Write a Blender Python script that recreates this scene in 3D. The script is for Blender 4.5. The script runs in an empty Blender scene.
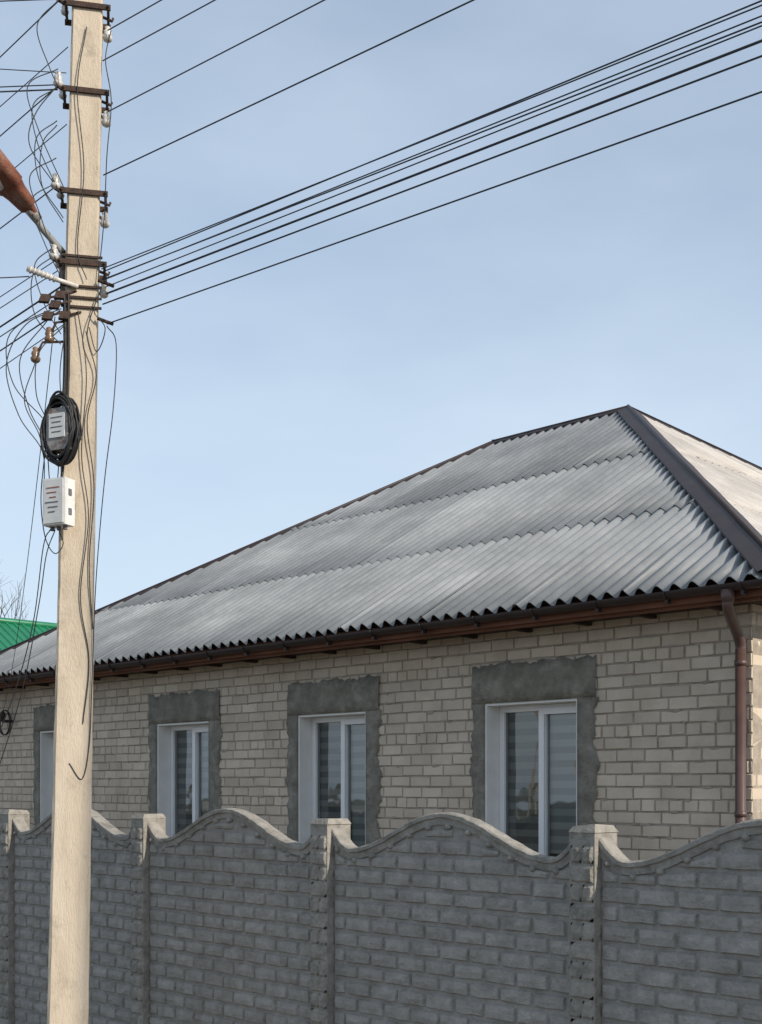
import bpy, math, random
from mathutils import Vector, Matrix
random.seed(7)
R=random.random
def U(a,b): return random.uniform(a,b)
scene=bpy.context.scene
G0=-.5   # ground level (camera eye is at 1.7, i.e. about 2.2 m above the verge)
# ------------------------------------------------------------ helpers
def link(o,parent=None):
    scene.collection.objects.link(o)
    if parent: o.parent=parent
    return o
def empty(name):
    e=bpy.data.objects.new(name,None); link(e); return e
class MB:
    def __init__(s): s.v=[];s.f=[];s.m=[];s.t=[];s.sm=[]
    def add(s,vs,fs,mat=0,tone=.5,smooth=False):
        n=len(s.v); s.v+= [tuple(v) for v in vs]
        for f in fs:
            s.f.append([i+n for i in f]); s.m.append(mat); s.t.append(tone); s.sm.append(smooth)
    def box(s,a,b,mat=0,tone=.5):
        x0,y0,z0=a;x1,y1,z1=b
        s.add([(x0,y0,z0),(x1,y0,z0),(x1,y1,z0),(x0,y1,z0),(x0,y0,z1),(x1,y0,z1),(x1,y1,z1),(x0,y1,z1)],
          [(3,2,1,0),(4,5,6,7),(0,1,5,4),(1,2,6,5),(2,3,7,6),(3,0,4,7)],mat,tone)
    def obox(s,c,ax,ay,az,mat=0,tone=.5,bev=0.0):
        c=Vector(c);ax=Vector(ax);ay=Vector(ay);az=Vector(az)
        vs=[c+ax*i+ay*j+az*k for k in(-1,1) for i,j in((-1,-1),(1,-1),(1,1),(-1,1))]
        s.add(vs,[(3,2,1,0),(4,5,6,7),(0,1,5,4),(1,2,6,5),(2,3,7,6),(3,0,4,7)],mat,tone)
    def tube(s,pts,r,mat=0,seg=10,tone=.5,caps=True):
        pts=[Vector(p) for p in pts]; n=len(pts)
        if not hasattr(r,'__len__'): r=[r]*n
        rings=[];up=None
        for i,p in enumerate(pts):
            d=(pts[min(i+1,n-1)]-pts[max(i-1,0)]).normalized()
            if up is None:
                up=Vector((0,0,1)) if abs(d.z)<.9 else Vector((1,0,0))
            a=d.cross(up).normalized(); b=a.cross(d).normalized(); up=b
            rings.append([p+(a*math.cos(2*math.pi*k/seg)+b*math.sin(2*math.pi*k/seg))*r[i] for k in range(seg)])
        vs=[v for q in rings for v in q]; fs=[]
        for i in range(n-1):
            for k in range(seg):
                k2=(k+1)%seg
                fs.append((i*seg+k,i*seg+k2,(i+1)*seg+k2,(i+1)*seg+k))
        if caps: fs.append(tuple(range(seg))[::-1]); fs.append(tuple((n-1)*seg+k for k in range(seg)))
        s.add(vs,fs,mat,tone,True)
    def obj(s,name,mats,parent=None,bevel=0):
        me=bpy.data.meshes.new(name); me.from_pydata(s.v,[],s.f); 
        for m in mats: me.materials.append(m)
        me.polygons.foreach_set('material_index',s.m)
        me.polygons.foreach_set('use_smooth',s.sm)
        at=me.attributes.new('tone','FLOAT','FACE'); at.data.foreach_set('value',s.t)
        me.update()
        o=bpy.data.objects.new(name,me); link(o,parent)
        if bevel:
            b=o.modifiers.new('b','BEVEL'); b.width=bevel; b.segments=2; b.limit_method='ANGLE'
        return o
def curve(name,splines,r,mat,parent=None,cyc=False,res=2):
    cu=bpy.data.curves.new(name,'CURVE'); cu.dimensions='3D'; cu.bevel_depth=r; cu.bevel_resolution=res
    for pts in splines:
        rad=1
        if isinstance(pts,tuple): pts,rad=pts
        sp=cu.splines.new('POLY'); sp.points.add(len(pts)-1)
        for i,p in enumerate(pts):
            sp.points[i].co=(p[0],p[1],p[2],1); sp.points[i].radius=rad
        sp.use_cyclic_u=cyc; sp.use_smooth=True
    cu.materials.append(mat)
    o=bpy.data.objects.new(name,cu); link(o,parent); return o
def smooth_path(ctrl,n=10):
    P=[Vector(c) for c in ctrl]; P=[P[0]*2-P[1]]+P+[P[-1]*2-P[-2]]; out=[]
    for i in range(1,len(P)-2):
        for k in range(n):
            t=k/n; a,b,c,d=P[i-1],P[i],P[i+1],P[i+2]
            out.append(.5*((2*b)+(c-a)*t+(2*a-5*b+4*c-d)*t*t+(3*b-a-3*c+d)*t**3))
    out.append(P[-2]); return out
# ------------------------------------------------------------ materials
def mat(name,cols,scale=5,rough=.85,bump=.3,bscale=40,tone=0.0,metal=0,bdist=.01,spec=.3,stain=None,stretch=(1,1,1),stain2=None):
    m=bpy.data.materials.new(name); m.use_nodes=True; nt=m.node_tree; N=nt.nodes; L=nt.links
    b=N['Principled BSDF']; b.inputs['Roughness'].default_value=rough; b.inputs['Metallic'].default_value=metal
    b.inputs['Specular IOR Level'].default_value=spec
    tc=N.new('ShaderNodeTexCoord'); mp=N.new('ShaderNodeMapping'); mp.inputs['Scale'].default_value=stretch
    L.new(tc.outputs['Object'],mp.inputs[0])
    n1=N.new('ShaderNodeTexNoise'); n1.inputs['Scale'].default_value=scale; n1.inputs['Detail'].default_value=5; n1.inputs['Roughness'].default_value=.65
    L.new(mp.outputs[0],n1.inputs[0])
    cr=N.new('ShaderNodeValToRGB'); L.new(n1.outputs[0],cr.inputs[0])
    e=cr.color_ramp.elements; e[0].position=.3; e[1].position=.7
    e[0].color=(*cols[0],1); e[1].color=(*cols[-1],1)
    if len(cols)>2:
        x=e.new(.5); x.color=(*cols[1],1)
    col=cr.outputs[0]
    if tone:
        at=N.new('ShaderNodeAttribute'); at.attribute_name='tone'
        mr=N.new('ShaderNodeMapRange'); mr.inputs[3].default_value=1-tone; mr.inputs[4].default_value=1+tone
        L.new(at.outputs['Fac'],mr.inputs[0])
        mx=N.new('ShaderNodeVectorMath'); mx.operation='SCALE'; L.new(col,mx.inputs[0]); L.new(mr.outputs[0],mx.inputs['Scale']); col=mx.outputs[0]
    for st in (stain,stain2):
        if not st: continue
        c,sc,lo,hi,amt=st[:5]
        n3=N.new('ShaderNodeTexNoise'); n3.inputs['Scale'].default_value=sc; n3.inputs['Detail'].default_value=5; n3.inputs['Roughness'].default_value=.7
        src=tc.outputs['Object']
        if len(st)>5:
            m3=N.new('ShaderNodeMapping'); m3.inputs['Scale'].default_value=st[5]; L.new(src,m3.inputs[0]); src=m3.outputs[0]
        L.new(src,n3.inputs[0])
        r3=N.new('ShaderNodeMapRange'); r3.inputs[1].default_value=lo; r3.inputs[2].default_value=hi; r3.inputs[4].default_value=amt
        L.new(n3.outputs[0],r3.inputs[0])
        mm=N.new('ShaderNodeMix'); mm.data_type='RGBA'; L.new(r3.outputs[0],mm.inputs[0]); L.new(col,mm.inputs[6]); mm.inputs[7].default_value=(*c,1); col=mm.outputs[2]
    L.new(col,b.inputs['Base Color'])
    if bump:
        n2=N.new('ShaderNodeTexNoise'); n2.inputs['Scale'].default_value=bscale; n2.inputs['Detail'].default_value=4; n2.inputs['Roughness'].default_value=.7
        L.new(mp.outputs[0],n2.inputs[0])
        bp=N.new('ShaderNodeBump'); bp.inputs['Strength'].default_value=bump; bp.inputs['Distance'].default_value=bdist
        L.new(n2.outputs[0],bp.inputs['Height']); L.new(bp.outputs[0],b.inputs['Normal'])
    return m
M_brick=mat('silicate_brick',[(.48,.40,.315),(.56,.475,.38),(.62,.535,.44)],3,.9,.6,60,tone=.12,stain=((.36,.29,.22),1.1,.52,.78,.35),stain2=((.68,.63,.56),14,.6,.75,.3))
M_mortar=mat('mortar',[(.26,.22,.175),(.42,.365,.31)],9,.95,.8,50)
M_cement=mat('cement_patch',[(.17,.16,.13),(.24,.225,.19),(.31,.295,.25)],6,.95,1,22,bdist=.03,stain=((.42,.395,.345),3,.5,.75,.5),stain2=((.12,.12,.10),9,.5,.7,.5))
M_fence=mat('fence_concrete',[(.25,.235,.21),(.32,.305,.28),(.39,.37,.345)],9,.95,1,45,tone=.08,bdist=.015,stain=((.16,.155,.14),2.0,.5,.78,.4),stain2=((.50,.475,.44),30,.58,.72,.5))
M_fence2=mat('fence_cap_concrete',[(.22,.205,.18),(.36,.34,.305)],14,.95,1,45,bdist=.012,stain=((.12,.12,.10),9,.5,.7,.7))
M_pole=mat('pole_concrete',[(.44,.375,.29),(.52,.445,.35),(.57,.495,.40)],6,.9,.6,90,stretch=(1,1,.3),stain=((.30,.25,.19),5,.55,.72,.55),stain2=((.22,.19,.16),22,.62,.72,.5,(1,1,.4)))
M_roof=mat('asbestos_sheet',[(.16,.17,.172),(.215,.225,.23),(.28,.29,.295)],1.2,.36,.2,60,tone=.22,spec=.8,stain=((.10,.11,.11),.45,.5,.68,.55),stain2=((.36,.36,.355),9,.62,.75,.25))
M_roof_sunlit=mat('asbestos_sheet_sunlit',[(.42,.39,.36),(.55,.52,.48)],3,.7,.25,60,tone=.12,stain=((.3,.28,.25),2,.5,.75,.5))  # same sheeting, sunlight on the right slope painted in as a paler colour
M_cap=mat('brown_metal',[(.028,.019,.018),(.042,.028,.025)],4,.5,.05,20,spec=.35)
M_pipe=mat('brown_pipe',[(.075,.045,.04),(.105,.062,.055)],6,.4,.05,20,spec=.5)
M_wood=mat('painted_board',[(.13,.055,.035),(.24,.11,.07)],6,.8,.4,30,stretch=(.3,1,1))
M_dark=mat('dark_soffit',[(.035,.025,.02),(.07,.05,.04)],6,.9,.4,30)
M_white=mat('white_pvc',[(.74,.75,.76),(.80,.80,.80)],3,.35,0,20,spec=.5)
M_reveal=mat('white_plaster',[(.69,.685,.66),(.79,.79,.77)],5,.9,.3,60)
M_black=mat('black_cable',[(.012,.012,.013),(.03,.03,.032)],12,.5,0)
M_wire=mat('aluminium_wire',[(.03,.035,.045),(.06,.065,.075)],12,.6,0)
M_steel=mat('rusty_steel',[(.03,.02,.017),(.08,.05,.038)],20,.8,.5,80)
M_rust=mat('rusty_lamp_paint',[(.11,.04,.028),(.20,.075,.045),(.24,.17,.14)],9,.7,.4,60)
M_grey=mat('grey_paint',[(.20,.20,.20),(.32,.32,.31)],15,.6,.2,60,stain=((.14,.07,.04),14,.5,.62,.8))
M_porc=mat('porcelain_insulator',[(.45,.42,.38),(.62,.60,.56)],20,.25,0,spec=.6)
M_brown=mat('brown_insulator',[(.12,.07,.04),(.25,.16,.09)],20,.25,0,spec=.6)
M_box=mat('box_plastic',[(.58,.58,.57),(.68,.68,.66)],8,.5,.05,30,stain=((.4,.38,.35),10,.55,.75,.5))
M_red=mat('red_paint',[(.35,.10,.08),(.28,.12,.11)],30,.8,0)
M_ink=mat('ink',[(.09,.09,.11),(.18,.18,.2)],30,.8,0)
M_green=mat('green_metal_roof',[(.008,.13,.06),(.015,.19,.09)],2,.4,.1,20,spec=.5)
M_ground=mat('dirt',[(.12,.10,.075),(.17,.15,.11),(.09,.10,.05)],.8,.95,.5,12)
M_asph=mat('asphalt',[(.04,.04,.042),(.065,.065,.065)],3,.9,.5,120)
M_kerb=mat('kerb_concrete',[(.25,.25,.24),(.35,.34,.32)],6,.9,.4,50)
M_bark=mat('bark',[(.07,.055,.045),(.12,.10,.085)],10,.9,.4,30)
def glass():
    m=bpy.data.materials.new('window_glass'); m.use_nodes=True; nt=m.node_tree; N=nt.nodes; L=nt.links
    N.remove(N['Principled BSDF']); out=N['Material Output']
    t=N.new('ShaderNodeBsdfTransparent'); t.inputs[0].default_value=(.80,.86,.86,1)
    g=N.new('ShaderNodeBsdfGlossy'); g.inputs['Roughness'].default_value=.02
    fr=N.new('ShaderNodeFresnel'); fr.inputs[0].default_value=1.6
    ad=N.new('ShaderNodeMath'); ad.operation='MULTIPLY_ADD'; ad.inputs[1].default_value=1.6; ad.inputs[2].default_value=.05
    L.new(fr.outputs[0],ad.inputs[0])
    nz=N.new('ShaderNodeTexNoise'); nz.inputs['Scale'].default_value=1.8; bp=N.new('ShaderNodeBump'); bp.inputs['Strength'].default_value=.3; bp.inputs['Distance'].default_value=.03
    L.new(nz.outputs[0],bp.inputs['Height']); L.new(bp.outputs[0],g.inputs['Normal'])
    mx=N.new('ShaderNodeMixShader'); L.new(ad.outputs[0],mx.inputs[0]); L.new(t.outputs[0],mx.inputs[1]); L.new(g.outputs[0],mx.inputs[2]); L.new(mx.outputs[0],out.inputs[0])
    return m
M_glass=glass()
def blindmat(name,ca,cb,ph):
    m=bpy.data.materials.new(name); m.use_nodes=True; nt=m.node_tree; N=nt.nodes; L=nt.links; b=N['Principled BSDF']
    tc=N.new('ShaderNodeTexCoord'); sp=N.new('ShaderNodeSeparateXYZ'); L.new(tc.outputs['Object'],sp.inputs[0])
    a=N.new('ShaderNodeMath'); a.operation='MULTIPLY_ADD'; a.inputs[1].default_value=1/.12; a.inputs[2].default_value=ph; L.new(sp.outputs[2],a.inputs[0])
    f=N.new('ShaderNodeMath'); f.operation='FRACT'; L.new(a.outputs[0],f.inputs[0])
    g=N.new('ShaderNodeMapRange'); g.inputs[1].default_value=.45; g.inputs[2].default_value=.55; L.new(f.outputs[0],g.inputs[0])
    mx=N.new('ShaderNodeMix'); mx.data_type='RGBA'; mx.inputs[6].default_value=(*ca,1); mx.inputs[7].default_value=(*cb,1); L.new(g.outputs[0],mx.inputs[0])
    L.new(mx.outputs[2],b.inputs['Base Color']); b.inputs['Roughness'].default_value=.9
    return m
M_blind=blindmat('zebra_blind',(.15,.16,.16),(.34,.34,.32),0)
M_blind_reflect=blindmat('zebra_blind_reflect_tint',(.34,.35,.35),(.58,.58,.56),.4)  # right-sash blind: brighter glass reflection painted into the stripe colours
# ------------------------------------------------------------ ground, road
def sheet(name,x0,x1,y0,y1,z,m):
    b=MB(); b.add([(x0,y0,z),(x1,y0,z),(x1,y1,z),(x0,y1,z)],[(0,1,2,3)]); return b.obj(name,[m])
sheet('ground',-600,600,-600,600,G0,M_ground)
sheet('road',-300,300,-4.5,2.0,G0+.004,M_asph)
k=MB(); k.box((-300,2.0,G0),(300,2.15,G0+.12)); k.obj('kerb',[M_kerb])
k=MB(); k.box((-300,-4.65,G0),(300,-4.5,G0+.12)); k.obj('kerb.001',[M_kerb])
k=MB(); k.box((-300,2.15,G0),(300,3.5,G0+.10)); k.obj('pavement',[M_kerb])
# ------------------------------------------------------------ fence
fence=empty('concrete_fence')
FY=5.36; SP=2.03; X0=-3.85
posts=[X0+SP*i for i in range(-9,4)]
mb=MB(); cap=MB(); pm=MB()
def fz(u):
    if u<.08: q=(.08-u)/.08; return 1.31+.12*q**1.6
    if u>.92: q=(u-.92)/.08; return 1.31+.12*q**1.6
    return 1.425+.115*math.cos(2*math.pi*(u-.5)/.84)
def fbrick(m,x0,x1,z0,zl,zr,y,dep,tone):
    if min(zl,zr)-z0<.015: return
    j=lambda a:U(-a,a)
    n=5; vs=[];fs=[]
    for a in range(n+1):
        u=a/n; x=x0+(x1-x0)*u; zt=zl+(zr-zl)*u
        for c in range(5):
            v=c/4; z=z0+(zt-z0)*v
            eu=min(u,1-u)*(x1-x0); ev_=min(v,1-v)*(zt-z0)
            if eu<1e-6 or ev_<1e-6: d=0; jx=jz=0
            else:
                d=dep*min(1,.66+eu*3)*min(1,.74+ev_*5)+j(.0038); jx=j(.004); jz=j(.003)
                if a==1: x_=x0+.013
                elif a==n-1: x_=x1-.013
                else: x_=x
                if c==1: z=z0+min(.012,(zt-z0)*.3)
                elif c==3: z=zt-min(.014,(zt-z0)*.3)
                vs.append((x_+jx,y-d,z+jz)); continue
            vs.append((x,y,z))
    for a in range(n):
        for c in range(4): o=a*5+c; fs.append((o,o+5,o+6,o+1))
    m.add(vs,fs,0,tone,False)
NR=20; SF=FY-.012
for i,px in enumerate(posts[:-1]):
    xa=px+.075; xb=px+SP-.075; W=xb-xa; n=48
    vs=[];fs=[]
    for a in range(n+1):
        u=a/n; x=xa+W*u; z=fz(u)
        vs+=[(x,SF,G0),(x,SF,z),(x,FY+.05,z),(x,FY+.05,G0)]
    for a in range(n):
        o=a*4; fs+=[(o,o+4,o+5,o+1),(o+1,o+5,o+6,o+2),(o+2,o+6,o+7,o+3)]
    mb.add(vs,fs,0,.4)
    prof=[(-.008,-.058),(-.026,-.056),(-.028,-.020),(-.040,-.016),(-.040,.006),(-.030,.012),(.02,.014),(.07,.006),(.074,-.06)]
    vs=[];fs=[];m_=len(prof)
    for a in range(n+1):
        u=a/n; x=xa+W*u; z=fz(u)
        dz=(fz(min(1,u+.01))-fz(max(0,u-.01)))/(W*(min(1,u+.01)-max(0,u-.01))); ln=math.hypot(1,dz)
        for (py,pz) in prof:
            vs.append((x-dz/ln*pz,FY+py+U(-.001,.001),z+pz/ln+U(-.0028,.0028)))
    for a in range(n):
        for c in range(m_-1):
            o=a*m_+c; fs.append((o,o+m_,o+m_+1,o+1))
    cap.add(vs,fs,0,.5,False)
    a=.05
    while a<W-.04:
        z=fz(a/W)-.066
        x=xa+a; r=.017; vs=[(x,FY-.052,z)]; 
        for c in range(8): vs.append((x+r*math.cos(c*math.pi/4),FY-.040,z+r*math.sin(c*math.pi/4)))
        for c in range(8): vs.append((x+r*1.1*math.cos(c*math.pi/4),FY,z+r*1.1*math.sin(c*math.pi/4)))
        cap.add(vs,[(0,1+c,1+(c+1)%8) for c in range(8)]+[(1+c,9+c,9+(c+1)%8,1+(c+1)%8) for c in range(8)],0,.5,True); a+=.155
    for row in range(NR):
        z0=G0+row*.1+.004; z1=z0+.092
        if row%5==0: z0+=.005
        off=.1135 if row%2 else 0
        x=xa-off
        while x<xb-.02:
            x0=max(xa+.01,x+.003); x1=min(xb-.01,x+.227-.003)
            if x1-x0>.03:
                zl=min(z1,fz((x0-xa)/W)-.066); zr=min(z1,fz((x1-xa)/W)-.066)
                fbrick(mb,x0,x1,z0,zl,zr,FY-.002,.036,R())
            x+=.227
for px in posts:
    jx=U(-.004,.004); z=G0
    pm.box((px-.08+jx,FY-.075,G0),(px+.08+jx,FY+.125,1.465))
    pm.add([(px-.085,FY-.08,1.465),(px+.085,FY-.08,1.465),(px+.085,FY+.13,1.465),(px-.085,FY+.13,1.465),(px-.066,FY-.06,1.50+U(-.008,.008)),(px+.07,FY-.06,1.505+U(-.008,.008)),(px+.066,FY+.11,1.50),(px-.07,FY+.11,1.495)],
       [(3,2,1,0),(4,5,6,7),(0,1,5,4),(1,2,6,5),(2,3,7,6),(3,0,4,7)])
    r=0
    while z<1.38:
        if r%2: fbrick(pm,px-.072,px+.072,z+.006,z+.096,z+.096,FY-.075,.018,R())
        else:
            fbrick(pm,px-.072,px-.004,z+.006,z+.096,z+.096,FY-.075,.018,R()); fbrick(pm,px+.004,px+.072,z+.006,z+.096,z+.096,FY-.075,.018,R())
        z+=.1; r+=1
mb.obj('panels',[M_fence],fence); cap.obj('arched_rims',[M_fence2],fence); pm.obj('posts',[M_fence2],fence)
# ------------------------------------------------------------ house
house=empty('brick_house')
XL,XR=-16.98,-4.206; YE=8.05; W2=5.8; YB=YE+2*W2; ZE=3.2; ZR=6.64; XP=-9.351; XQ=-11.656
WX0,WX1=-16.53,-4.65; WY0,WY1=8.5,19.2; WT=3.06
wins=[(-7.246,-6.232),(-9.775,-8.762),(-12.30,-11.29),(-15.0,-14.0)]
OZ0,OZ1=1.0,2.44
wall=MB()
xs=[WX0]+sorted([a for w in wins for a in w])+[WX1]
for i in range(len(xs)-1):
    a,b=xs[i],xs[i+1]
    if i%2==0: wall.box((a,WY0+.012,G0),(b,WY0+.4,WT+.3))
    else:
        wall.box((a,WY0+.012,G0),(b,WY0+.4,OZ0)); wall.box((a,WY0+.012,OZ1),(b,WY0+.4,WT+.3))
wall.box((WX1-.4,WY0+.4,G0),(WX1-.012,WY1,WT+.3)); wall.box((WX0+.012,WY0+.4,G0),(WX0+.4,WY1,WT+.3)); wall.box((WX0+.4,WY1-.4,G0),(WX1-.4,WY1-.012,WT+.3))
wall.obj('wall_core',[M_mortar],house)
br=MB()
def wbrick(org,ud,nd,u0,u1,z0,z1,dep,tone):
    org=Vector(org);ud=Vector(ud);nd=Vector(nd); zz=Vector((0,0,1)); i=.004
    P=lambda u,z,d: org+ud*u+zz*z+nd*d
    k=lambda:U(-.0025,.0025)
    vs=[P(u0,z0,0),P(u1,z0,0),P(u1,z1,0),P(u0,z1,0)]
    vs+=[P(u0+i+k(),z0+i+k(),dep+U(-.001,.002)),P(u1-i+k(),z0+i+k(),dep+U(-.001,.002)),P(u1-i+k(),z1-i+k(),dep+U(-.001,.002)),P(u0+i+k(),z1-i+k(),dep+U(-.001,.002))]
    br.add(vs,[(0,1,5,4),(1,2,6,5),(2,3,7,6),(3,0,4,7),(4,5,6,7)],0,tone)
def lay(org,ud,nd,L,openings,seed):
    random.seed(seed); row=-5; z=G0
    while z<WT+.02:
        h=.1; dz=U(-.002,.002); u=-.13 if row%2 else 0.0
        if row%6==5: u-=.06
        while u<L:
            full=.258+U(-.006,.006)
            if row%6==3: full=.13+U(-.003,.003)
            a=max(0,u+.005+U(-.001,.003)); b=min(L,u+full-.006-U(-.001,.003))
            if b-a>.03:
                skip=False
                for (o0,o1) in openings:
                    if z+h>OZ0 and z<OZ1 and b>o0 and a<o1:
                        if a<o0-.03: b=o0
                        elif b>o1+.03: a=o1
                        else: skip=True
                if not skip:
                    t=min(1,max(0,random.gauss(.5,.25)))
                    if R()<.025: t=-.3
                    wbrick(org,ud,nd,a,b,z+.006+dz+U(-.003,.003),z+h-.006+dz+U(-.003,.003),.010+U(-.003,.004),t)
            u+=full
        z+=h; row+=1
lay((WX0,WY0+.012,0),(1,0,0),(0,-1,0),WX1-WX0,[(a-WX0,b-WX0) for a,b in wins],3)
lay((WX1-.012,WY0,0),(0,1,0),(1,0,0),WY1-WY0,[],4)
br.obj('brickwork',[M_brick],house)
ms=MB()
for i in range(230):
    cx=U(WX0+.2,WX1-.2); cz=U(1.2,WT-.1); cz=round(cz/.1)*.1+U(-.01,.01)
    if any(a-.25<cx<b+.25 for a,b in wins): continue
    n=9; rx=U(.02,.07); rzz=U(.008,.02)
    vs=[(cx,WY0-.0055,cz)]+[(cx+rx*U(.6,1.2)*math.cos(2*math.pi*k/n),WY0+.003,cz+rzz*U(.6,1.3)*math.sin(2*math.pi*k/n)) for k in range(n)]
    ms.add(vs,[(0,1+k,1+(k+1)%n) for k in range(n)],0,.5,True)
ms.obj('mortar_smears',[M_mortar],house)
# cement patches round windows
pa=MB()
def wob(x,s): return .011*math.sin(x*9+s)+.008*math.sin(x*23+s*2)+.006*math.sin(x*51+s*3)
for wi,(a,b) in enumerate(wins):
    y=WY0-.014
    def strip(inner,outer):
        n=len(inner); vs=[]; K=4
        for p,q in zip(inner,outer):
            vs+=[(p[0],WY0+.05,p[1]),(p[0],y,p[1])]
            for c in range(1,K):
                t=c/K; vs.append((p[0]+(q[0]-p[0])*t,y+U(-.008,.004),p[1]+(q[1]-p[1])*t))
            vs+=[(q[0],y+U(0,.004),q[1]),(q[0]+(q[0]-p[0])*.02,WY0+.02,q[1]+(q[1]-p[1])*.02)]
        m=K+3; fs=[]
        for i in range(n-1):
            for c in range(m-1): o=i*m+c; fs.append((o,o+1,o+m+1,o+m))
        pa.add(vs,fs,0,.5,True)
    lw=.155+U(-.01,.01); rw=.19+U(-.015,.015); th=.335+U(-.01,.01); jj=.010
    N=44; ins=[];out=[]
    for i in range(N+1):
        z=OZ0-.1+(OZ1-OZ0+.1)*i/N; ins.append((a,z)); out.append((a-lw+U(-jj,jj)+1.2*wob(z,wi),z))
    strip(ins,out)
    ins=[];out=[]
    for i in range(N+1):
        z=OZ0-.1+(OZ1-OZ0+.1)*i/N; ins.append((b,z)); out.append((b+rw+U(-jj,jj)+1.8*wob(z,wi+4),z))
    strip(ins,out)
    ins=[];out=[]
    for i in range(N+1):
        x=a-lw+(b-a+lw+rw)*i/N
        ins.append((x,OZ1+.0005)); out.append((x+U(-.004,.004)+ (U(-.01,.02) if i in(0,N) else 0),OZ1+th+U(-.008,.008)+wob(x*1.3,wi+2)))
    strip(ins,out)
pa.obj('cement_patches',[M_cement],house)
# windows
for wi,(a,b) in enumerate(wins):
    g=bpy.data.objects.new('window',None); link(g,house)
    fb=MB(); Y0,Y1=8.67,8.735; t=.02
    rv=MB()
    rv.box((a,WY0+.0,OZ0),(a+t,Y0,OZ1)); rv.box((b-t,WY0+.0,OZ0),(b,Y0,OZ1)); rv.box((a+t,WY0+.0,OZ1-t),(b-t,Y0,OZ1))
    rv.obj('reveal',[M_reveal],g)
    fb.box((a-.01,WY0-.06,OZ0-.03),(b+.01,Y0,OZ0))
    fw=.055; A,B,C,D=a+t,b-t,OZ0,OZ1-t; mid=(A+B)/2
    fb.box((A,Y0,C),(A+fw,Y1,D)); fb.box((B-fw,Y0,C),(B,Y1,D)); fb.box((A+fw,Y0,D-fw),(B-fw,Y1,D)); fb.box((A+fw,Y0,C),(B-fw,Y1,C+fw)); fb.box((mid-.035,Y0,C+fw),(mid+.035,Y1,D-fw))
    s0,s1=mid-.03,B-.012; c0,d0=C+.03,D-.03; sw=.06
    fb.box((s0,Y0-.016,c0),(s0+sw,Y0-.002,d0)); fb.box((s1-sw,Y0-.016,c0),(s1,Y0-.002,d0)); fb.box((s0+sw,Y0-.016,d0-sw),(s1-sw,Y0-.002,d0)); fb.box((s0+sw,Y0-.016,c0),(s1-sw,Y0-.002,c0+sw))
    fb.obj('frame',[M_white],g,bevel=.004)
    gl=MB()
    for (p,q) in((A+fw,mid-.035),(mid+.035,B-fw)):
        gl.add([(p,Y0+.03,C+fw),(q,Y0+.03,C+fw),(q,Y0+.03,D-fw),(p,Y0+.03,D-fw)],[(0,1,2,3)])
    gl.obj('glass',[M_glass],g)
    bl=MB()
    for q_,(p,q) in enumerate(((A+.03,mid-.008),(mid+.008,B-.03))):
        zb=[C+.12,C+.0,C+.35,C][wi] if q_ else C
        bl.add([(p,Y1+.02,zb),(q,Y1+.02,zb),(q,Y1+.02,D),(p,Y1+.02,D)],[(0,1,2,3)],q_)
    bl.obj('zebra_blind',[M_blind,M_blind_reflect],g)
    dk=MB(); dk.add([(a,Y1+.08,C),(b,Y1+.08,C),(b,Y1+.08,D),(a,Y1+.08,D)],[(0,1,2,3)]); dk.obj('room_shade_sheet',[M_dark],g)  # flat dark sheet, its colour stands in for the unlit interior
# roof faces
def roof_face(name,A,e,n,L,W,RS,wl,wr,m,seed):
    random.seed(seed); A=Vector(A);e=Vector(e);n=Vector(n); up=Vector((0,0,1))
    nrm=(up*W-n*RS).normalized(); rb=MB()
    def P(s,t,h): return A+e*s+n*(W*t)+up*(RS*t)+nrm*h
    tb=[0,.29,.63,1.0]; dw=.15; ds=dw/8; sw=dw*7
    for r in range(3):
        s=-.0-(.45 if r%2 else 0)
        while s<L:
            s0=max(0,s); s1=min(L,s+sw)
            tone=min(1.3,max(-.3,random.gauss([.78,.48,.3][r],.24)))
            jt=U(-.004,.004); lift=U(.010,.020); amp=.031
            k0=math.ceil(s0/ds); k1=math.floor((s1+.02)/ds); prev=None
            vs=[];fs=[]
            for k in range(k0,k1+1):
                ss=k*ds
                if ss>L: break
                tm=min(ss/wl,(L-ss)/wr,1.0)
                t0=tb[r]+jt-(.012 if r else 0); t1=min(tb[r+1]+.01,tm)
                if r==0: t0=-.012+jt*.5
                if t0>=tm-.002: prev=None; continue
                h=amp*math.cos(2*math.pi*ss/dw)
                o=len(vs)
                vs+=[P(ss,t0,h+lift-.009),P(ss,t0,h+lift),P(ss,(t0+t1)/2,h+lift*.6+U(-.0005,.0005)),P(ss,t1,h+.002)]
                if prev is not None: fs+=[(prev,o,o+1,prev+1),(prev+1,o+1,o+2,prev+2),(prev+2,o+2,o+3,prev+3)]
                prev=o
            if fs: rb.add(vs,fs,0,tone,True)
            s+=sw
    return rb.obj(name,[m],house)
LX=XR-XL; RS=ZR-ZE
roof_face('roof_front',(XL,YE,ZE),(1,0,0),(0,1,0),LX,W2,RS,XQ-XL,XR-XP,M_roof,11)
roof_face('roof_right',(XR,YE,ZE),(0,1,0),(-1,0,0),2*W2,XR-XP,RS,W2,W2,M_roof_sunlit,12)
roof_face('roof_back',(XR,YB,ZE),(-1,0,0),(0,-1,0),LX,W2,RS,XR-XP,XQ-XL,M_roof,13)
roof_face('roof_left',(XL,YB,ZE),(0,-1,0),(1,0,0),2*W2,XQ-XL,RS,W2,W2,M_roof,14)
cp=MB()
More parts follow.
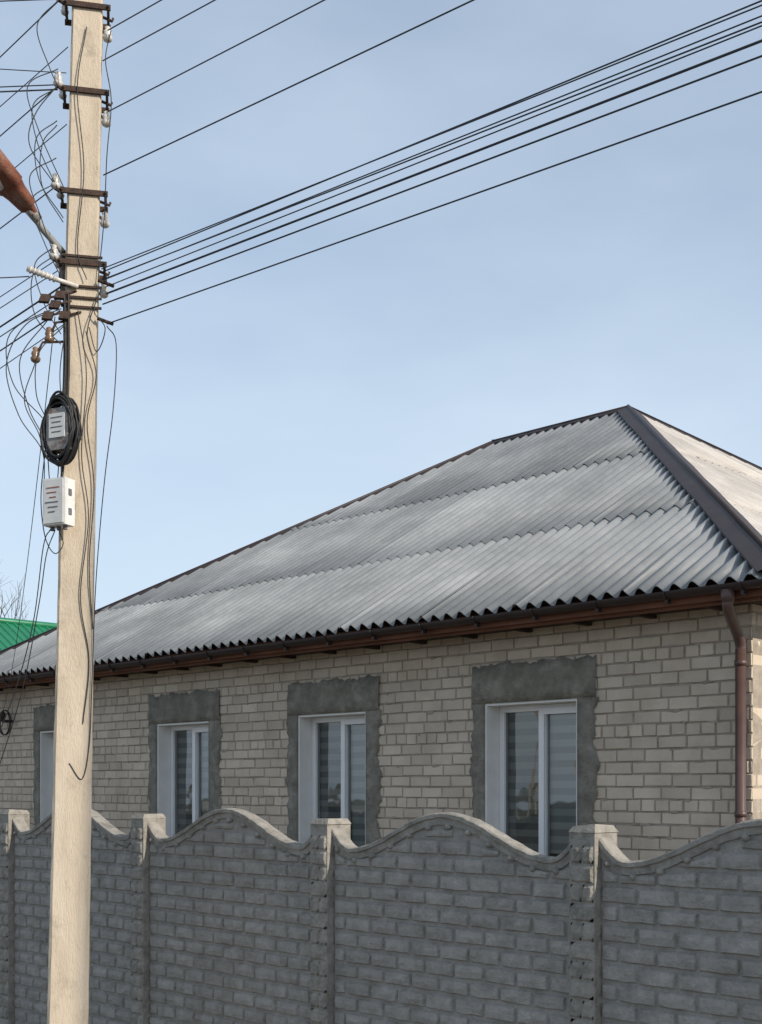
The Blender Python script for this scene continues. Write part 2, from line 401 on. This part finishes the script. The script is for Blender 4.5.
def capline(P,Q,d1,d2,w=.15,lift=.045):
    P=Vector(P);Q=Vector(Q); ax=(Q-P).normalized(); n=14
    for d in(d1,d2):
        d=Vector(d); d=(d-ax*d.dot(ax)).normalized()
        vs=[];fs=[]
        for i in range(n+1):
            c=P.lerp(Q,i/n)+Vector((0,0,lift+.015+(.005 if i%2 else 0)))
            q=c+d*(w+U(-.006,.006))-Vector((0,0,.008)); vs+=[c,q,q-Vector((0,0,.02))]
        for i in range(n): o=i*3; fs+=[(o,o+3,o+4,o+1),(o+1,o+4,o+5,o+2)]
        cp.add(vs,fs,0,.5)
    cp.tube([P+Vector((0,0,lift+.012)),Q+Vector((0,0,lift+.012))],.022,0,8)
FR=Vector((0,-W2,-RS)); RT=Vector((XR-XP,0,-RS)); BK=Vector((0,W2,-RS)); LT=Vector((-(XQ-XL),0,-RS))
pk=Vector((XP,YE+W2,ZR)); pl=Vector((XQ,YE+W2,ZR))
capline((XR+.02,YE-.02,ZE-.01),pk,FR,RT); capline((XL,YE,ZE),pl,FR,LT,.09,.03); capline(pk,pl,FR,BK,.10,.035); capline((XR,YB,ZE),pk,BK,RT,.10,.035); capline((XL,YB,ZE),pl,BK,LT)
cp.obj('ridge_caps',[M_cap],house)
ev=MB()
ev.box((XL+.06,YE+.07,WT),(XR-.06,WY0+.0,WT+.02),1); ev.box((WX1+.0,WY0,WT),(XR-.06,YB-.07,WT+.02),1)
ev.box((XL+.05,YE+.045,WT-.01),(XR-.05,YE+.07,ZE-.03),0); ev.box((XR-.07,YE+.07,WT-.01),(XR-.045,YB-.05,ZE-.03),0)
ev.box((XL+.05,YE+.10,WT-.03),(XR-.2,YE+.15,WT-.003),0)
x=XL+.3
while x<XR-.2:
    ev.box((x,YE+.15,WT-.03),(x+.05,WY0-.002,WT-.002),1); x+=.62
ev.box((XL+.05,YB-.07,WT-.01),(XR-.05,YB-.045,ZE-.03),0); ev.box((XL+.045,YE+.07,WT-.01),(XL+.07,YB-.07,ZE-.03),0)
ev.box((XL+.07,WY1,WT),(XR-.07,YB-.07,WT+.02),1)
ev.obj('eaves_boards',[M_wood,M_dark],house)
gu=MB()
def gutter(p0,p1,outn):
    p0=Vector(p0);p1=Vector(p1);o=Vector(outn);vs=[];fs=[];n=12;r=.052
    for p in(p0,p1):
        for rr in(r,r-.006):
            for i in range(n+1):
                a=math.pi*i/n; vs.append(p+o*(math.cos(a)*rr)+Vector((0,0,-math.sin(a)*rr)))
    m_=n+1
    for rr in(0,1):
        for i in range(n): a=rr*m_+i; fs.append((a,a+1,a+1+2*m_,a+2*m_))
    fs.append((0,m_,3*m_,2*m_)); fs.append((n,m_+n,3*m_+n,2*m_+n))
    for q in(0,2*m_):
        fs.append(tuple(q+i for i in range(n+1)))
    gu.add(vs,fs,0,.5,False)
GZ=ZE-.055; GY=YE-.02
gutter((XL,GY,GZ-.03),(XR+.02,GY,GZ),(0,-1,0))
gutter((XR+.03,YE,GZ),(XR+.03,YB,GZ-.03),(1,0,0))
x=XR-.25
while x>XL:
    fr=(x-XL)/LX; zz=GZ-.03*(1-fr)
    pts=[(x,GY-math.cos(math.pi*i/10)*.058,zz-math.sin(math.pi*i/10)*.058) for i in range(11)]+[(x,GY+.058,zz+.05)]
    gu.tube(pts,.007,0,6)
    gu.box((x-.012,GY-.02,zz-.085),(x+.012,GY+.03,zz-.05),0)
    x-=.62
px_,py_=-4.70,WY0-.075; ox=-4.58
gu.tube([(ox,GY,GZ-.04),(ox,GY,GZ-.09),(ox,GY,GZ-.13)],[.052,.05,.042],1,14)
gu.tube(smooth_path([(ox,GY,GZ-.11),(ox-.01,GY+.02,GZ-.17),(ox-.06,GY+.18,GZ-.25),(px_+.01,py_-.06,GZ-.32),(px_,py_,GZ-.39),(px_,py_,GZ-.47)],5),.040,1,14)
gu.tube([(px_,py_,GZ-.42),(px_,py_,G0+.25),(px_,py_-.12,G0+.12)],.040,1,14)
for z in(2.62,1.5,.4):
    gu.tube([(px_,py_,z-.02),(px_,py_,z+.02)],.046,1,14)
gu.tube([(px_,py_,2.58),(px_,WY0+.01,2.58)],.008,1,6)
gu.obj('gutter_and_downpipe',[M_cap,M_pipe],house)
sb=MB(); sx=-15.75; sb.box((sx-.02,WY0-.15,2.58),(sx+.02,WY0-.0,2.62)); sb.tube([(sx,WY0-.14,2.6),(sx,WY0-.14,2.72)],[.03,.04],0,8)
sb.obj('service_bracket',[M_steel],house)
curve('service_coil',[[(sx+.0+.15*math.cos(t*.3+k),WY0-.1-.02*k,2.58+.17*math.sin(t*.3+k)) for t in range(21)] for k in range(2)],.008,M_black,house,True)
# ------------------------------------------------------------ neighbour house
nb=empty('neighbour_house'); n=MB()
rx=-27.3; rz=5.6; ex=-23.2; ez=3.2; y0,y1=8,24
n.box((-31,y0+.4,G0),(-23.6,y1-.4,3.3),1)
for sgn,exx in((1,ex),(-1,-31.4)):
    vs=[];c=0;yy=y0;fs=[]
    while yy<y1:
        h=.03 if (c%4) in(1,2) else 0
        nd=Vector((2.4*sgn,0,4.1)).normalized()*h
        vs+=[(rx+nd.x,yy,rz+nd.z),(exx+nd.x,yy,ez+nd.z)]
        yy+=[.02,.05,.02,.12][c%4]; c+=1
    for i in range(c-1): o=i*2; fs.append((o,o+1,o+3,o+2))
    n.add(vs,fs,0)
n.tube([(rx,y0,rz+.03),(rx,y1,rz+.03)],.08,0,8)
n.add([(rx,y0+.4,rz-.05),(-23.6,y0+.4,3.3),(-31,y0+.4,3.3)],[(0,1,2)],1); n.add([(rx,y1-.4,rz-.05),(-23.6,y1-.4,3.3),(-31,y1-.4,3.3)],[(0,1,2)],1)
n.box((-29.5,y0+.37,1),(-28.2,y0+.40,2.4),2); n.box((-23.6,12,1),(-23.57,13.4,2.4),2)
n.obj('walls_and_roof',[M_green,M_brick,M_white],nb)
# ------------------------------------------------------------ bare tree
random.seed(5); tm=MB()
def branch(p,d,l,r,dep):
    pts=[p]; q=p; dd=d
    for i in range(4):
        dd=(dd+Vector((U(-.18,.18),U(-.18,.18),U(-.05,.12)))).normalized(); q=q+dd*l/4; pts.append(q)
    tm.tube(pts,[r*(1-.45*i/4) for i in range(5)],0,5 if dep<2 else 3)
    if dep<6:
        for k in range(3 if dep<5 else 2):
            s=pts[random.choice([2,3,4])]
            nd=(dd+Vector((U(-.8,.8),U(-.8,.8),U(-.1,.6)))).normalized()
            branch(s,nd,l*U(.6,.8),r*.55,dep+1)
branch(Vector((-41.0,23,G0)),Vector((0,0,1)),3.7,.2,0)
tm.obj('bare_tree',[M_bark])
# ------------------------------------------------------------ poles
NX=Vector((.841,-.541,0)); RB=Vector((.541,.841,0))
class Pole:
    def __init__(s,x,y,lean=(.0137,.0138)): s.x,s.y,s.l=x,y,lean
    def P(s,a,b,z): return Vector((s.x+s.l[0]*z,s.y+s.l[1]*z,z))+NX*a+RB*b
def insul(m,p,sc=1,matid=1):
    prof=[(0,.016),(.01,.03),(.03,.036),(.045,.024),(.06,.03),(.075,.026),(.085,.016),(.1,.022),(.11,.008)]
    m.tube([(p[0],p[1],p[2]+h*sc) for h,_ in prof],[r*sc for _,r in prof],matid,12)
def build_pole(pl,H=8.6):
    e=empty('utility_pole'); b=MB(); rows=[]; NZ=60
    for i in range(NZ+1):
        z=G0+(H-G0)*i/NZ; s=.125-.0045*z; c=s*.86
        sec=[(s,-c),(s,c),(c,s),(-c,s),(-s,c),(-s,-c),(-c,-s),(c,-s)]
        rows+=[pl.P(a+U(-.0018,.0018),bb+U(-.0018,.0018),z) for a,bb in sec]
    fs=[]
    for i in range(NZ):
        for k in range(8): k2=(k+1)%8; fs.append((i*8+k,i*8+k2,(i+1)*8+k2,(i+1)*8+k))
    fs.append(tuple(NZ*8+k for k in range(8)))
    b.add(rows,fs); b.obj('shaft',[M_pole],e)
    h=MB()
    for z in(6.64,6.10,5.457,5.01,7.2):
        s=.125-.0045*z
        for a in(s+.010,-s-.010): h.obox(pl.P(a,0,z),NX*.008,RB*(s+.05),Vector((0,0,.016)))
        for bb in(-s-.035,s+.035): h.tube([pl.P(-s-.02,bb,z),pl.P(s+.03,bb,z)],.009,0,6)
        h.tube([pl.P(s,-s,z),pl.P(s+.01,-s-.05,z-.01),pl.P(s+.01,-s-.07,z+.0),pl.P(s+.01,-s-.07,z+.05)],.009,0,6)
        insul(h,pl.P(s+.01,-s-.07,z+.0),.9)
        h.tube([pl.P(0,s,z-.0),pl.P(0,s+.06,z-.02),pl.P(0,s+.065,z+.0)],.009,0,6)
        h.tube([pl.P(.05,s,z-.12),pl.P(.06,s+.03,z-.15)],.009,0,6)
        insul(h,pl.P(.06,s+.035,z-.19),.9)
        h.tube([pl.P(-s,-s-.03,z),pl.P(-s,-s-.05,z+.06)],.008,0,6); insul(h,pl.P(-s,-s-.05,z+.04),.75,1)
    h.obj('brackets_and_insulators',[M_steel,M_porc],e)
    return e
PM=Pole(-7.092,4.212); random.seed(9)
pe=build_pole(PM)
PR=Pole(-7.09+34.8,4.21+3.3,(0,0)); PLf=Pole(-7.09-32,4.21+.3,(0,0)); PC=Pole(-21.5,-10.2,(0,0))
for p in(PR,PLf,PC): build_pole(p)
hw=MB()
hw.tube([PM.P(.13,-.02,4.85),PM.P(.15,-.17,4.88),PM.P(.15,-.33,4.93)],[.014,.016,.02],1,8)
for i in range(7): hw.tube([PM.P(.15,-.16-.024*i,4.878+.007*i),PM.P(.15,-.168-.024*i,4.881+.007*i)],.024,1,8)
for (a,bb,z) in((.14,-.16,4.72),(.16,-.2,4.64),(.13,-.1,4.66),(.12,-.13,4.79),(.15,-.22,4.75)):
    hw.obox(PM.P(a,bb,z),NX*.02,RB*.03,Vector((.0,.01,.025)),0); hw.tube([PM.P(a,bb,z),PM.P(a-.02,bb+.1,z+.04)],.007,0,6)
for (bb,z) in((-.27,4.39),(-.19,4.52)):
    hw.tube([PM.P(.1,-.08,z+.12),PM.P(.14,bb+.04,z+.09),PM.P(.14,bb,z+.0)],.008,0,6)
    p=PM.P(.14,bb,z-.04); insul(hw,p,.9,2)
for z in(5.05,4.86,4.79,4.73):
    hw.obox(PM.P(.112,0,z),NX*.006,RB*.125,Vector((0,0,.007)),0)
for z in(4.9,4.66): hw.tube([PM.P(.13,.10,z),PM.P(.13,.2,z-.03)],.011,0,6)
hw.obj('clamps_and_brackets',[M_steel,M_porc,M_brown],pe)
F=Vector((.35,-.94,0)).normalized(); Z=Vector((0,0,1)); T=Z.cross(F).normalized()
mbx=empty('meter_box'); m=MB(); c=PM.P(.20,-.10,3.92)
m.obox(c,T*.085,F*.045,Z*.13,0); m.obox(c+F*.048+Z*.02,T*.06,F*.004,Z*.075,1)
m.obox(c-F*.08,T*.04,F*.06,Z*.03,2)
for i in range(4): m.obox(c+F*.0535+Z*(.07-i*.03),T*(.045-.01*(i%2)),F*.001,Z*.003,3)
m.obj('housing',[M_grey,M_box,M_steel,M_ink],mbx,bevel=.006)
coil=[]
random.seed(21)
for k in range(17):
    a=.115+U(-.02,.022); bb=.20+U(-.03,.025); q=U(-.03,.05); ph=U(-.15,.15)
    coil.append([c+F*(q+.01*math.sin(t*.5+k))+T*(a*math.cos(t*math.pi/16)+U(-.003,.003)+ph*.04)+Z*(bb*math.sin(t*math.pi/16)+ph*.1) for t in range(32)])
curve('cable_coil',coil,.0075,M_black,None,True)
jb=empty('junction_box'); m=MB(); c2=PM.P(.19,-.11,3.47)
m.obox(c2,T*.085,F*.05,Z*.145,0); m.obox(c2+F*.053,T*.076,F*.004,Z*.135,0)
for i in range(6): m.obox(c2+F*.0585+Z*(.085-i*.03)-T*.01*(i%2),T*(.05-.012*((i*7)%3)),F*.001,Z*.0035,1 if i<3 else 2)
for i in(-1,1): m.obox(c2+T*.087+Z*i*.06,T*.004,F*.014,Z*.02,2)
m.obox(c2-F*.1,T*.03,F*.05,Z*.02,3)
for i in(-.05,0,.05): m.tube([c2+T*i-Z*.14,c2+T*i-Z*.17],.014,2,8)
m.obj('housing',[M_box,M_red,M_ink,M_steel],jb,bevel=.006)
# street lamp
sl=empty('street_lamp'); m=MB(); D=Vector((0,-1,0)); b0=PM.P(.02,-.12,5.10)
path=[b0-Vector((0,0,.25)),b0,b0+D*.14+Z*.10,b0+D*.26+Z*.22]
m.tube(path,[.022]*4,1,10)
for z in(5.08,4.9): m.obox(PM.P(.0,-.11,z),NX*.05,RB*.02,Z*.02,2)
ax=(D*.82+Z*.57).normalized(); side=ax.cross(Z).normalized(); nn=side.cross(ax).normalized()
h0=b0+D*.20+Z*.17
prof=[(0,.03,.03),(.05,.045,.045),(.06,.07,.06),(.16,.085,.075),(.2,.10,.085),(.205,.112,.095),(.45,.14,.10),(.62,.13,.09),(.72,.07,.05),(.74,.01,.01)]
vs=[];fs=[];sg=16
for (l,w,h) in prof:
    for k in range(sg):
        an=2*math.pi*k/sg; hh=h*(math.sin(an) if math.sin(an)>0 else .55*math.sin(an))
        vs.append(h0+ax*l+side*(w*math.cos(an))+nn*hh)
for i in range(len(prof)-1):
    for k in range(sg): k2=(k+1)%sg; fs.append((i*sg+k,i*sg+k2,(i+1)*sg+k2,(i+1)*sg+k))
m.add(vs,fs,0,.5,True)
m.tube([h0-ax*.03,h0+ax*.055],.034,1,10)
m.tube([h0+ax*.24-nn*.035,h0+ax*.35-nn*.06,h0+ax*.5-nn*.06,h0+ax*.62-nn*.035],[.03,.075,.075,.03],3,12)
m.obj('arm_and_head',[M_rust,M_grey,M_steel,M_porc],sl)
# ------------------------------------------------------------ power lines
def span(p,q,sag,n=48):
    p=Vector(p);q=Vector(q); return [p.lerp(q,(i/n))-Vector((0,0,4*sag*(i/n)*(1-i/n))) for i in range(n+1)]
W=[]
lines=[(6.50,.13,0.10,.30,1),(6.64,-.17,.12,.30,1),(6.36,.10,.0,.32,1),(6.00,.13,.06,.22,1),(5.60,.12,.06,.18,1.1),
 (5.01,.13,.0,.08,1),(4.985,.12,.10,.17,.9),(4.955,.13,0,.10,.9),(4.91,.11,.1,.17,1),(4.88,.12,.05,.08,.9),(4.84,.13,.05,.12,1.6),(4.80,.13,.0,.13,1.2),(4.64,.16,.1,.16,1.1)]
for (z,b_,a_,sg,rd) in lines:
    W.append((span(PM.P(a_,b_,z),PR.P(a_,b_,z+.02),sg),rd))
for (z,b_,a_,sg,rd) in [(6.64,-.17,.12,.4,1),(6.10,-.17,.12,.4,1),(6.45,-.12,-.05,.3,.8),(5.47,-.17,.12,.4,1),(5.98,-.12,-.1,.5,.8),(5.01,-.17,.1,.3,.8),(4.95,-.15,.1,.35,.8),(4.85,-.13,.1,.45,1.5),(4.78,-.14,.1,.5,.9),(4.7,-.13,.1,.62,1.2),(4.62,-.1,.1,.75,.8)]:
    W.append((span(PM.P(a_,b_,z),PLf.P(a_,b_,z+U(-.1,.1)),sg),rd))
for (z,b_,sg,rd,dz) in [(6.66,-.17,.25,1,.35),(6.12,-.17,.2,1,.1),(6.09,-.17,.1,1.3,-.3),(4.9,-.32,.3,1,.35),(6.2,-.12,.0,.8,1.3)]:
    W.append((span(PM.P(.1,b_,z),PC.P(0,0,z+dz),sg),rd))
W.append((span(PM.P(.1,-.16,4.66),(sx,WY0-.14,2.72),.35),.8)); 
curve('power_lines',W,.0038,M_wire)
# cables on the pole
cb=[]
def on(lst,n=8): cb.append(smooth_path([PM.P(*q) for q in lst],n))
on([(.12,.16,4.62),(.14,.22,4.5),(.14,.21,4.1),(.14,.17,3.7),(.13,.14,3.3),(.12,.12,2.9),(.125,.11,2.3),(.12,.10,1.95),(.12,.06,1.75),(.12,-.02,1.85)])
on([(.13,-.02,4.7),(.14,.04,4.3),(.13,.02,3.8),(.13,.07,3.4),(.125,.03,2.9),(.12,.09,2.5),(.12,.06,2.1)])
on([(.13,-.09,4.6),(.16,-.12,4.3),(.17,-.10,4.05)]); on([(.12,-.11,4.75),(.13,-.1,4.3),(.12,-.12,3.7),(.16,-.13,3.62)])
on([(.15,-.2,4.62),(.18,-.36,4.35),(.18,-.30,4.05),(.17,-.2,3.85),(.18,-.17,3.62)])
on([(.15,-.27,4.35),(.18,-.33,4.1),(.17,-.24,3.9),(.16,-.2,3.75)])
on([(.14,-.13,4.72),(.2,-.42,4.5),(.2,-.40,4.2),(.17,-.22,4.0)])
on([(.14,-.12,4.70),(.2,-.33,4.56),(.2,-.44,4.3),(.19,-.36,4.0),(.17,-.22,3.8),(.17,-.2,3.6)])
on([(.13,-.1,4.6),(.17,-.25,4.4),(.18,-.26,4.15),(.17,-.2,4.0)])
on([(.16,-.13,3.31),(.17,-.18,3.15),(.14,-.22,2.85),(.05,-.32,2.3),(-.1,-.5,1.7)]); on([(.16,-.16,3.31),(.16,-.2,3.2),(.12,-.26,2.7),(-.0,-.4,2.2),(-.1,-.6,1.75)])
on([(.16,-.11,3.31),(.17,-.08,3.22),(.16,-.13,3.16),(.16,-.19,3.26),(.16,-.22,3.5),(.17,-.2,3.8)])
on([(.13,.12,4.85),(.14,.08,4.7),(.13,.15,4.6),(.13,.1,4.45),(.13,.05,4.6)])
on([(.13,.10,4.8),(.14,.04,4.55),(.13,.10,4.3),(.13,.05,4.0),(.13,.10,3.6),(.125,.08,3.1),(.12,.11,2.7)])
for k in range(8):
    z=U(4.9,6.4); on([(.12,-.17,z),(.16,-.24-U(0,.12),z-.15),(.15,-.2-U(0,.1),z-.4),(.13,-.12,z-.55-U(0,.2))])
on([(.13,-.17,6.1),(.14,-.3,5.9),(.14,-.33,5.7),(.13,-.17,5.47)]); on([(.13,-.17,6.64),(.14,-.3,6.45),(.14,-.22,6.2),(.13,-.17,6.1)])
on([(.1,.15,6.5),(.12,.12,6.3),(.11,.16,6.05),(.12,.14,5.7),(.12,.13,5.3),(.12,.1,4.9)])
on([(.11,.0,6.5),(.12,-.05,6.1),(.12,.0,5.6),(.12,-.03,5.1),(.13,.03,4.9)])
curve('pole_cables',cb,.0033,M_black,pe)
curve('pole_cables_thick',[smooth_path([PM.P(.12,-.105,4.8),PM.P(.13,-.09,4.4),PM.P(.13,-.10,4.12)],8),smooth_path([PM.P(.12,-.08,4.8),PM.P(.13,-.07,4.3),PM.P(.13,-.09,3.75),PM.P(.15,-.1,3.62)],8)],.009,M_black,pe)
# ------------------------------------------------------------ camera
cd=bpy.data.cameras.new('camera'); cam=bpy.data.objects.new('camera',cd); link(cam); scene.camera=cam
a=math.atan2(1241,1250); fwd=Vector((-math.cos(a),math.sin(a),0))
cam.location=(0,0,1.7); cam.rotation_euler=fwd.to_track_quat('-Z','Y').to_euler()
cd.sensor_width=36; cd.sensor_fit='AUTO'; cd.lens=1250/1024*36; cd.shift_y=275/1024; cd.clip_end=3000; cd.clip_start=.05
# ------------------------------------------------------------ light
el=math.radians(30); rot=math.radians(84)
sd=Vector((math.sin(rot)*math.cos(el),math.cos(rot)*math.cos(el),math.sin(el)))
ld=bpy.data.lights.new('sun','SUN'); ld.energy=4.5; ld.angle=math.radians(.5); ld.color=(1,.90,.76)
lo=bpy.data.objects.new('sun',ld); link(lo); lo.rotation_euler=sd.to_track_quat('Z','Y').to_euler()
w=bpy.data.worlds.new('World'); scene.world=w; w.use_nodes=True; N=w.node_tree.nodes; L=w.node_tree.links
bg=N['Background']; sk=N.new('ShaderNodeTexSky'); sk.sky_type='NISHITA'; sk.sun_disc=False; sk.sun_elevation=el; sk.sun_rotation=rot; sk.dust_density=1.2; sk.air_density=1.0
tc=N.new('ShaderNodeTexCoord'); mp=N.new('ShaderNodeMapping'); mp.inputs['Scale'].default_value=(1.2,1.2,3.2); mp.inputs['Rotation'].default_value=(.35,.5,.3)
L.new(tc.outputs['Generated'],mp.inputs[0]); nz=N.new('ShaderNodeTexNoise'); nz.inputs['Scale'].default_value=1.6; nz.inputs['Detail'].default_value=5; nz.inputs['Roughness'].default_value=.5
L.new(mp.outputs[0],nz.inputs[0]); mr=N.new('ShaderNodeMapRange'); mr.inputs[1].default_value=.3; mr.inputs[2].default_value=.75; mr.inputs[3].default_value=-.18; mr.inputs[4].default_value=.26; L.new(nz.outputs[0],mr.inputs[0])
sx_=N.new('ShaderNodeSeparateXYZ'); L.new(tc.outputs['Generated'],sx_.inputs[0])
me_=N.new('ShaderNodeMapRange'); me_.inputs[1].default_value=0; me_.inputs[2].default_value=.62; me_.inputs[3].default_value=.92; me_.inputs[4].default_value=.40; L.new(sx_.outputs[2],me_.inputs[0])
ad=N.new('ShaderNodeMath'); ad.operation='ADD'; ad.use_clamp=True; L.new(mr.outputs[0],ad.inputs[0]); L.new(me_.outputs[0],ad.inputs[1])
mx=N.new('ShaderNodeMix'); mx.data_type='RGBA'; L.new(ad.outputs[0],mx.inputs[0]); L.new(sk.outputs[0],mx.inputs[6]); mx.inputs[7].default_value=(4.55,5.4,6.4,1)
L.new(mx.outputs[2],bg.inputs[0]); bg.inputs[1].default_value=.15
scene.view_settings.view_transform='Standard'; scene.view_settings.look='None'; scene.view_settings.exposure=0
